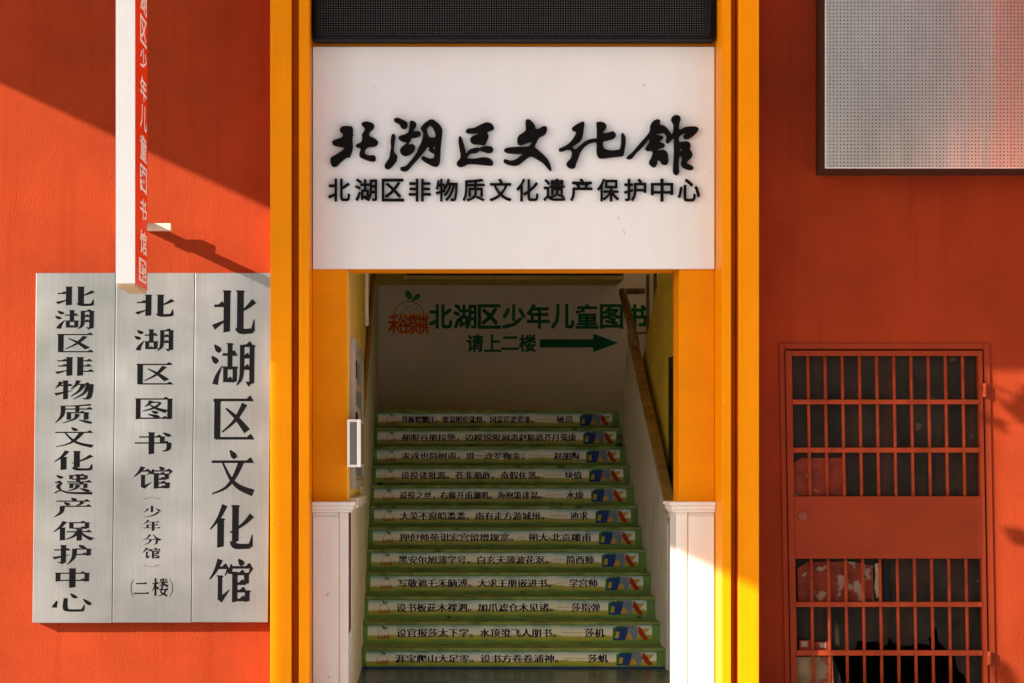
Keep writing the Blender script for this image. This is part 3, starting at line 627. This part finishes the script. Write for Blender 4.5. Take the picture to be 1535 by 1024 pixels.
# ------------------------------------------------------------------ LED screen
LD = thing('led_screen', 'black dot matrix LED screen above the white sign board', 'screen', (XW(770), -.1, ZW(70)))
ly = -.11; z0 = ZW(61, ly)
fr = MB(); fr.box(XL3 + .006, XR3 - .006, ly + .012, -.002, z0, 4.15)
fr.build('housing', M['black'], LD, bevel=.02)
MB().box(XW(483, ly), XW(1057, ly), ly - .004, ly + .0105, ZW(54, ly), 4.14).build('dot_panel', M['led'], LD)
bz = MB(); bz.box(XW(474, ly), XW(482.5, ly), ly - .012, ly + .0115, z0 + .01, 4.14); bz.box(XW(1057.5, ly), XW(1066, ly), ly - .012, ly + .0115, z0 + .01, 4.14)
bz.box(XW(474, ly), XW(1066, ly), ly - .012, ly + .0115, ZW(60.5, ly), ZW(54.5, ly)); bz.build('bezel', M['black'], LD, bevel=.004)

# ------------------------------------------------------------------ three steel plaques
py = -.088
def lean(x, k=-.0105):
    z9 = ZW(409, py)
    return lambda a, b, c: (a + k * (z9 - c), b, c)
PL = [('steel plaque leftmost of three with fourteen flattened black characters in one column', 54, 173.2, '北湖区非物质文化遗产保护中心'),
      ('steel plaque in the middle of three with small bracketed characters near its foot', 174, 291.8, '北湖区图书馆'),
      ('steel plaque next to the orange portal with six large black characters', 292.6, 407, '北湖区文化馆')]
for pi, (lab, a, b, txt) in enumerate(PL):
    t = thing('plaque', lab, 'plaque', (XW((a + b) / 2, 0), -.04, ZW(934, 0)), 'steel plaques beside the entrance')
    MB().box(XW(a, py), XW(b, py), py, -.004, ZW(934 - pi * .5, py), ZW(409, py)).map(lean(0)).build('plate', M['steel'], t, bevel=.003)
    L = MB(); yl = py - .0012
    def put(ch, cx, w, t0, t1): song(L, ch, XW(cx - w/2, py), XW(cx + w/2, py), ZW(t1, py), ZW(t0, py), yl)
    if pi == 0:
        for i, ch in enumerate(txt): put(ch, 113.3, 60, 429 + 35.25 * i, 458.5 + 35.25 * i)
    elif pi == 1:
        for ch, t0 in zip(txt, (441, 493, 544, 595.5, 648, 699.5)): put(ch, 232.6, 60, t0, t0 + 33.5)
        L.map(lean(0)).build('lettering', M['ink'], t, recalc=False); L = MB()
        for ch, t0 in zip('少年分馆', (758.5, 779.5, 800.5, 821)): put(ch, 231.5, 28, t0, t0 + 16.5)
        put('︵', 231.5, 22, 745.5, 748.6); put('︶', 231.5, 22, 846.5, 849.6)
        L.map(lean(0)).build('small_lettering', M['ink'], t, recalc=False); L = MB()
        put('（', 201, 12, 868, 895); put('二', 217, 24, 871, 892); put('楼', 245, 25, 867, 894); put('）', 264, 12, 868, 895)
    else:
        for ch, t0 in zip(txt, (434, 513, 595, 675, 756.5, 838)): put(ch, 351.5, 67, t0, t0 + 66)
    if L.f: L.map(lean(0)).build('lettering', M['ink'], t, recalc=False)

# ------------------------------------------------------------------ projecting blade sign
BS = thing('projecting_sign', 'tall white edged blade sign with a red lettered face projecting from the wall', 'sign', (-1.6, -.64, 2.344))
bx0, bx1, by0, by1, bz0 = XW(173.6, -1.08), XW(202.2, -1.08), -1.08, -.64, ZW(426, -1.08)
bd = MB(); bd.box(bx0, bx1, by0, by1, bz0 + .004, 4.9, 0)
for i in range(1, 7): bd.box(bx0 + i * (bx1 - bx0) / 7 - .0006, bx0 + i * (bx1 - bx0) / 7 + .0006, by0 - .0012, by0 - .0002, bz0 + .005, 4.9, 0)
bd.build('body', M['signwhite'], BS, bevel=.003)
MB().box(bx0 + .004, bx1 - .002, by0 + .004, by1 - .002, bz0 - .012, bz0 + .0035).build('end_board', M['woodend'], BS)
MB().box(bx1 + .0003, bx1 + .004, by0 + .012, by1 - .003, bz0 + .004, 4.9).build('red_face', M['redpanel'], BS)
L = MB(); ym = (by0 + by1) / 2 + .06; xf = bx1 + .0052
for ch, t0, t1 in (('湖', -18, 21), ('区', 27, 68), ('少', 73, 105), ('年', 116, 152), ('儿', 158, 196), ('童', 203, 242), ('图', 249, 289), ('书', 299, 331), ('馆', 346, 382)):
    v, f = font_geo(ch, .02, 0, 0, 2)
    ax, bx = min(p[0] for p in v), max(p[0] for p in v); az, bz_ = min(p[1] for p in v), max(p[1] for p in v)
    za, zb_ = ZW(t1, ym), ZW(t0, ym)
    L.raw([(xf, ym - .125 + .25 * (p[0] - ax) / (bx - ax), za + (zb_ - za) * (p[1] - az) / (bz_ - az)) for p in v], f)
z_a, z_b = ZW(424, ym), ZW(389, ym)
for j in range(9):
    for i in range(7):
        if i in (0, 6) or j in (0, 8) or rnd.random() < .55:
            y_, w_, zz, hh = ym - .17 + .04 * i, .036, z_a + (z_b - z_a) * j / 9, (z_b - z_a) / 9 * .86
            L.poly([(xf, y_, zz), (xf, y_ + w_, zz), (xf, y_ + w_, zz + hh), (xf, y_, zz + hh)])
L.build('lettering', M['whiteprint'], BS, recalc=False)
br = MB(); br.box(XW(214, -.15), XW(257, -.13), -.16, -.105, ZW(346, -.13), ZW(335.5, -.13)); br.box(-1.635, -1.595, -.65, -.001, ZW(345, 0), ZW(334, 0))
br.build('bracket', M['cream'], BS, bevel=.003)
br = MB(); br.box(-1.635, -1.595, -.65, -.001, 4.5, 4.55); br.build('bracket', M['cream'], BS)

# ------------------------------------------------------------------ perforated steel box, upper right
SB = thing('perforated_box', 'perforated brushed steel box in a dark bronze frame high on the red wall', 'metal box', (XW(1400), -.14, ZW(255, -.28)))
sx0, sz0 = XW(1237, -.28), ZW(252.5, -.28)
MB().box(sx0, 5.2, -.272, -.002, sz0, 4.10).build('frame', M['boxframe'], SB, bevel=.004)
MB().box(sx0 + .006, 5.19, -.28, -.2725, sz0 + .006, 4.09).build('front_panel', M['perforated'], SB)
ed = MB(); ed.box(sx0 - .001, sx0 + .0055, -.283, -.2725, sz0, 4.09); ed.box(sx0 + .0055, 5.19, -.283, -.2725, sz0, sz0 + .0055)
ed.build('edge_trim', M['alu'], SB)

# ------------------------------------------------------------------ barred security door
DK = .0172
def dl(a, b, c): return (a + DK * (ZW(534) - c), b, c)
DR = thing('security_door', 'red barred steel security door set in the shaded right wall', 'door', (XW(1330), 0, 0))
def dbox(mb, x0, x1, p0, p1, y0, y1, m=0):
    return mb.box(XW(x0, y0), XW(x1, y0), y0, y1, ZW(p1, y0), ZW(p0, y0), m)
zf = 1056
f_ = MB(); dbox(f_, 1168.5, 1176, 515, zf, -.012, .06); dbox(f_, 1474.5, 1484, 515, zf, -.012, .06); dbox(f_, 1176.03, 1474.47, 515, 523.5, -.012, .06)
f_.map(dl).build('door_frame', M['doorred'], DR, bevel=.003)
f_ = MB()
dbox(f_, 1177.5, 1187, 525.5, zf, -.022, .03); dbox(f_, 1466.5, 1473, 525.5, zf, -.022, .03); dbox(f_, 1187.03, 1466.47, 525.5, 533.5, -.022, .03)
f_.map(dl).build('leaf_frame', M['doorred'], DR, bevel=.003)
f_ = MB(); dbox(f_, 1187.03, 1466.47, 744, 837.5, -.024, .028); f_.map(dl).build('lock_panel', M['doorred'], DR, bevel=.003)
for (a, b) in ((599, 606), (671, 678.5), (902.5, 910), (975, 983), (1046, 1055)):
    f_ = MB(); dbox(f_, 1187.03, 1466.47, a, b, -.026, .0); f_.map(dl).build('rail', M['barred'], DR, bevel=.003)
for i in range(10):
    xc = 1211.3 + 25.82 * i
    for (a, b) in ((533.3, 744.2), (837.3, 1047)):
        f_ = MB()
        z1_, z0_ = ZW(a, -.02), ZW(b, -.02); xx = XW(xc, -.02)
        f_.tube([(xx, -.006, z0_), (xx, -.006, z1_)], .0092, 12)
        f_.map(dl).build('bar', M['barred'], DR, smooth=True)
lk = MB(); lx, lz = dl(XW(1199, -.02), 0, ZW(774, -.02))[0], ZW(774, -.02)
lk.tube([(lx, -.0242, lz), (lx, -.034, lz)], .026, 20); lk.tube([(lx, -.0342, lz), (lx, -.039, lz)], .012, 16)
lk.build('lock', M['lockmetal'], DR, bevel=.002)
for pz, dx in ((585, 1474.5), (986, 1474.5)):
    hx = dl(XW(dx, -.02), 0, ZW(pz))[0]
    hg = MB(); hg.tube([(hx, -.032, ZW(pz + 10)), (hx, -.032, ZW(pz - 0.3))], .013, 12); hg.tube([(hx, -.032, ZW(pz + .3)), (hx, -.032, ZW(pz - 10))], .0115, 12)
    hg.build('hinge', M['barred'], DR)
# panes and the ragged sheet behind the bars
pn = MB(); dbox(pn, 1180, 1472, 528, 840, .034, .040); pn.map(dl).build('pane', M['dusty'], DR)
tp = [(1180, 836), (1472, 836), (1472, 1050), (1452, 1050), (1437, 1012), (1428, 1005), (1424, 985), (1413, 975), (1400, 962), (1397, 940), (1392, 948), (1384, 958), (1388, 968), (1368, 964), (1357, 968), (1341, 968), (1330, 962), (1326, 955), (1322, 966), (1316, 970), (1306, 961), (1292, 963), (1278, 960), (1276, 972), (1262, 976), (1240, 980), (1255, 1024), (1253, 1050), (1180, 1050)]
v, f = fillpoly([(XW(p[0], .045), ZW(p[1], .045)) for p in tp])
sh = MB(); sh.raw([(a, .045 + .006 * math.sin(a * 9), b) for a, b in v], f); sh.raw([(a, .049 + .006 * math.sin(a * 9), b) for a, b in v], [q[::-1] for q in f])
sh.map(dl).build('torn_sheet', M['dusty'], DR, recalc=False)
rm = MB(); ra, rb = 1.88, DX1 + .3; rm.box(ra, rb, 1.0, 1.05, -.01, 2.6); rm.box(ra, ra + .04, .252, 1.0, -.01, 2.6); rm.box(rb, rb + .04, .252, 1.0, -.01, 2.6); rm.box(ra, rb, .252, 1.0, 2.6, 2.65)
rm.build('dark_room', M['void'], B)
# papers and boxes caught behind the bars
def paper(name, label, cat, outline, y, mats, patches=(), thick=.003, wob=.004, bulge=0):
    n = len(outline); q = [(XW(p[0], y), ZW(p[1], y)) for p in outline]
    mb = MB(); v, f = fillpoly(q)
    mb.raw([(a, y + wob * math.sin(a * 31 + b * 7), b) for a, b in v], f)
    mb.raw([(a, y + thick + wob * math.sin(a * 31 + b * 7), b) for a, b in v], [t_[::-1] for t_ in f])
    for k in range(n):
        a, b = q[k], q[(k + 1) % n]; ya = y + wob * math.sin(a[0] * 31 + a[1] * 7); yb_ = y + wob * math.sin(b[0] * 31 + b[1] * 7)
        mb.poly([(a[0], ya, a[1]), (b[0], yb_, b[1]), (b[0], yb_ + thick, b[1]), (a[0], ya + thick, a[1])])
    for mi, pts in patches:
        v, f = fillpoly([(XW(p[0], y), ZW(p[1], y)) for p in smooth2(pts, 2)])
        mb.raw([(a, y - .0045 - .0004 * mi, b) for a, b in v], f, mi)
    mb.map(dl)
    o = mb.build(name, mats, None, recalc=True); tag(o, label, cat); return o
paper('paper_sheet', 'faded red paper sheet with a torn corner behind the upper bars of the security door', 'paper',
      [(1186, 703), (1189, 692), (1199, 686), (1212, 687), (1232, 686.5), (1264, 686), (1265, 705), (1266, 743), (1186, 743)], .022, [M['redpaper']], wob=.003)
RED4 = [(1193, 850), (1210, 846), (1214, 852)]
paper('peeling_poster', 'red poster with scraped pale patches behind the bars just below the lock panel', 'poster',
      [(1190, 852), (1205, 843), (1240, 841), (1272, 842), (1303, 848), (1304, 900), (1248, 902), (1190, 902)], .024, [M['peel']], wob=.002)
paper('paper_strip', 'narrow torn cream strip of paper beside the scraped red poster behind the door bars', 'paper',
      [(1306, 846), (1313, 843), (1316, 858), (1314, 893), (1308, 897), (1305, 880), (1307, 862)], .020, [M['creampaper']], wob=.002)
paper('black_strip', 'black plastic strip hanging right of the cream paper behind the door bars', 'plastic strip',
      [(1318, 845), (1325, 843), (1327, 902), (1318, 902)], .022, [M['blackfilm']], wob=.002)
paper('scraped_sheet', 'scraped red and cream sheet at the bottom left of the security door', 'paper',
      [(1184, 985), (1240, 984), (1242, 1050), (1184, 1050)], .024, [M['peelcream']], wob=.002)
for (a, b, lab) in ((1191, 1211, 'small dark red box with a square pale label nearest the door stile'), (1213, 1238, 'small dark red box with a tilted pale label right of the other box')):
    t = thing('small_box', lab, 'box', (0, 0, 0), 'small boxes on the door rail'); t.location = (dl(XW((a + b) / 2, .01), 0, ZW(974))[0], .02, ZW(974))
    m_ = MB(); dbox(m_, a, b, 960 if a < 1200 else 962, 974.5, .006, .032); m_.map(dl).build('carton', M['redpaper'], t, bevel=.002)
    m_ = MB(); q = [(a + 3, 961.5), (a + 12, 961), (a + 12.5, 969), (a + 3.5, 969.5)] if a < 1200 else [(a + 7, 963.5), (a + 18, 964), (a + 17, 972), (a + 9, 970.5)]
    flat(m_, [(XW(p[0], .005), ZW(p[1], .005)) for p in q[::-1]], .0048); m_.map(dl).build('sticker', M['creampaper'], t, recalc=False)

# ------------------------------------------------------------------ entrance left side: notice frame, display box, picture strip, dark notice on the right
NF = thing('notice_frame', 'aluminium framed notice board on the yellow lobby wall behind the display box', 'notice board', (SX0, 1.2, E - .13))
a0, a1, zz0, zz1 = .40, 2.0, E - .13, E + .765
nf = MB(); x = SX0 + .001
nf.box(x, x + .03, a0, a0 + .05, zz0, zz1); nf.box(x, x + .03, a1 - .05, a1, zz0, zz1); nf.box(x, x + .03, a0 + .0505, a1 - .0505, zz0, zz0 + .05); nf.box(x, x + .03, a0 + .0505, a1 - .0505, zz1 - .05, zz1)
nf.build('frame', M['frame_grey'], NF, bevel=.004)
ns = MB(); ns.box(x, x + .015, a0 + .0505, a1 - .0505, zz0 + .0505, zz1 - .0505, 0)
for (ya, yb_, za, zb_, mi) in ((.55, 1.0, .55, .66, 1), (1.05, 1.5, .52, .66, 2), (.6, 1.8, .38, .48, 2), (.7, 1.2, .22, .34, 1), (.6, 1.8, -.06, .10, 2)):
    ns.box(x + .0155, x + .017, ya, yb_, E + za, E + zb_, mi)
ns.build('notice', [M['paper'], M['ink'], M['greyprint']], NF)
DB = thing('display_box', 'slim grey display box with a silver frame on the left entrance corner', 'display box', (-.42, .2, ZW(701)))
q0, q1, qy, qz0, qz1 = SX0 + .002, XW(541, -.10), -.10, ZW(700.5, -.1), ZW(628.5, -.1)
# the box stands off the corner of the pier, its back half along the lobby wall
q0 = max(q0, PLX + .002)
db = MB(); db.box(q0 + .001, q1 - .001, qy + .006, .46, qz0 + .001, qz1 - .001); db.build('case', M['alu'], DB, bevel=.003)
fw = .016
db = MB(); db.box(q0, q0 + fw, qy - .006, qy + .0055, qz0, qz1); db.box(q1 - fw - .006, q1, qy - .006, qy + .0055, qz0, qz1)
db.box(q0 + fw + .0003, q1 - fw - .0063, qy - .006, qy + .0055, qz0, qz0 + fw); db.box(q0 + fw + .0003, q1 - fw - .0063, qy - .006, qy + .0055, qz1 - fw, qz1)
db.build('frame', M['alu'], DB, bevel=.003)
MB().box(q0 + fw, q1 - fw - .006, qy, qy + .005, qz0 + fw, qz1 - fw).build('panel', M['darkpanel'], DB)
MB().box(q1 - .0008, q1 + .0015, qy + .06, .42, qz0 + .02, qz1 - .02).build('side_panel', M['darkpanel'], DB)
ps = MB(); ps.box(PLX + .0052, PLX + .008, .05, .55, ZW(948, .1), ZW(764, .1))
o = ps.build('picture_strip', M['bracketgrey'], None); tag(o, 'narrow dark red picture strip on the white base at the left side of the entrance', 'picture')
dn = MB(); dn.box(1.708, 1.734, 2.28, 2.75, E - .09, E + .775)
o = dn.build('wall_panel', M['black'], None); tag(o, 'dark edged panel on the yellow wall just inside the right entrance pier', 'panel')

# ------------------------------------------------------------------ street tree out of the picture (its leaves throw the soft shadows at the right)
TR = thing('tree', 'small leafy street tree standing near the added shade slab', 'tree', (-3.0, -4.6, -.02))
tk = MB(); tk.tube([(-3.0, -4.6, -.03), (-2.98, -4.58, 1.4), (-3.02, -4.5, 2.6), (-2.9, -4.4, 4.0), (-2.7, -4.3, 5.2)], [.10, .085, .07, .05, .02], 10)
tk.tube([(-3.02, -4.5, 2.6), (-2.6, -4.2, 3.3), (-2.2, -3.9, 3.75)], [.045, .03, .01], 8); tk.tube([(-2.95, -4.45, 3.3), (-3.4, -4.7, 4.2), (-3.7, -4.8, 4.9)], [.04, .03, .01], 8)
tk.build('trunk', M['bark'], TR, smooth=True)
lf = MB()
def leaf(c, d, l, w):
    d = Vector(d).normalized(); s_ = d.cross(Vector((rnd.uniform(-1, 1), rnd.uniform(-1, 1), rnd.uniform(.3, 1)))).normalized()
    c = Vector(c); lf.poly([c, c + d * l * .4 + s_ * w, c + d * l, c + d * l * .4 - s_ * w])
for i in range(500):
    c = Vector((-2.5, -4.6, 4.7)) + Vector((rnd.gauss(0, .35), rnd.gauss(0, .3), rnd.gauss(0, .3)))
    leaf(c, (rnd.uniform(-1, 1), rnd.uniform(-1, 1), rnd.uniform(-1, .4)), rnd.uniform(.1, .2), .03)
for (tx, tzv, l, ang) in ((1497, 606, .32, -.25), (1508, 612, .30, -.4), (1500, 790, .30, -.5), (1494, 1000, .30, -.9), (1500, 985, .26, -1.3), (1515, 600, .25, .2)):
    t_ = 4.3; wx, wz = XW(tx), ZW(tzv); c = Vector((wx - 1.5 * t_, -t_, wz + .70 * t_))
    dv = Vector((math.cos(ang), 0, math.sin(ang))); sv = Vector((-math.sin(ang), 0, math.cos(ang)))
    for kx in (0, 1): lf.poly([c, c + dv * l * .35 + sv * .055, c + dv * l, c + dv * l * .35 - sv * .055])
lf.build('crown', M['leaf'], TR, recalc=False)

# ------------------------------------------------------------------ building across the street (behind the camera, seen only in reflections)
FB = thing('far_building', 'tall plain grey building across the street facing the orange portal', 'building', (5.0, -30, -.02))
MB().box(2.2, 7.5, -36, -30, -.02, 19).build('wall', M['street'], FB)
for zz in range(2, 18, 3):
    for xx in (3.0, 4.6, 6.1): MB().box(xx, xx + .9, -29.99, -29.95, zz, zz + 1.5).build('window', M['glass'], FB)
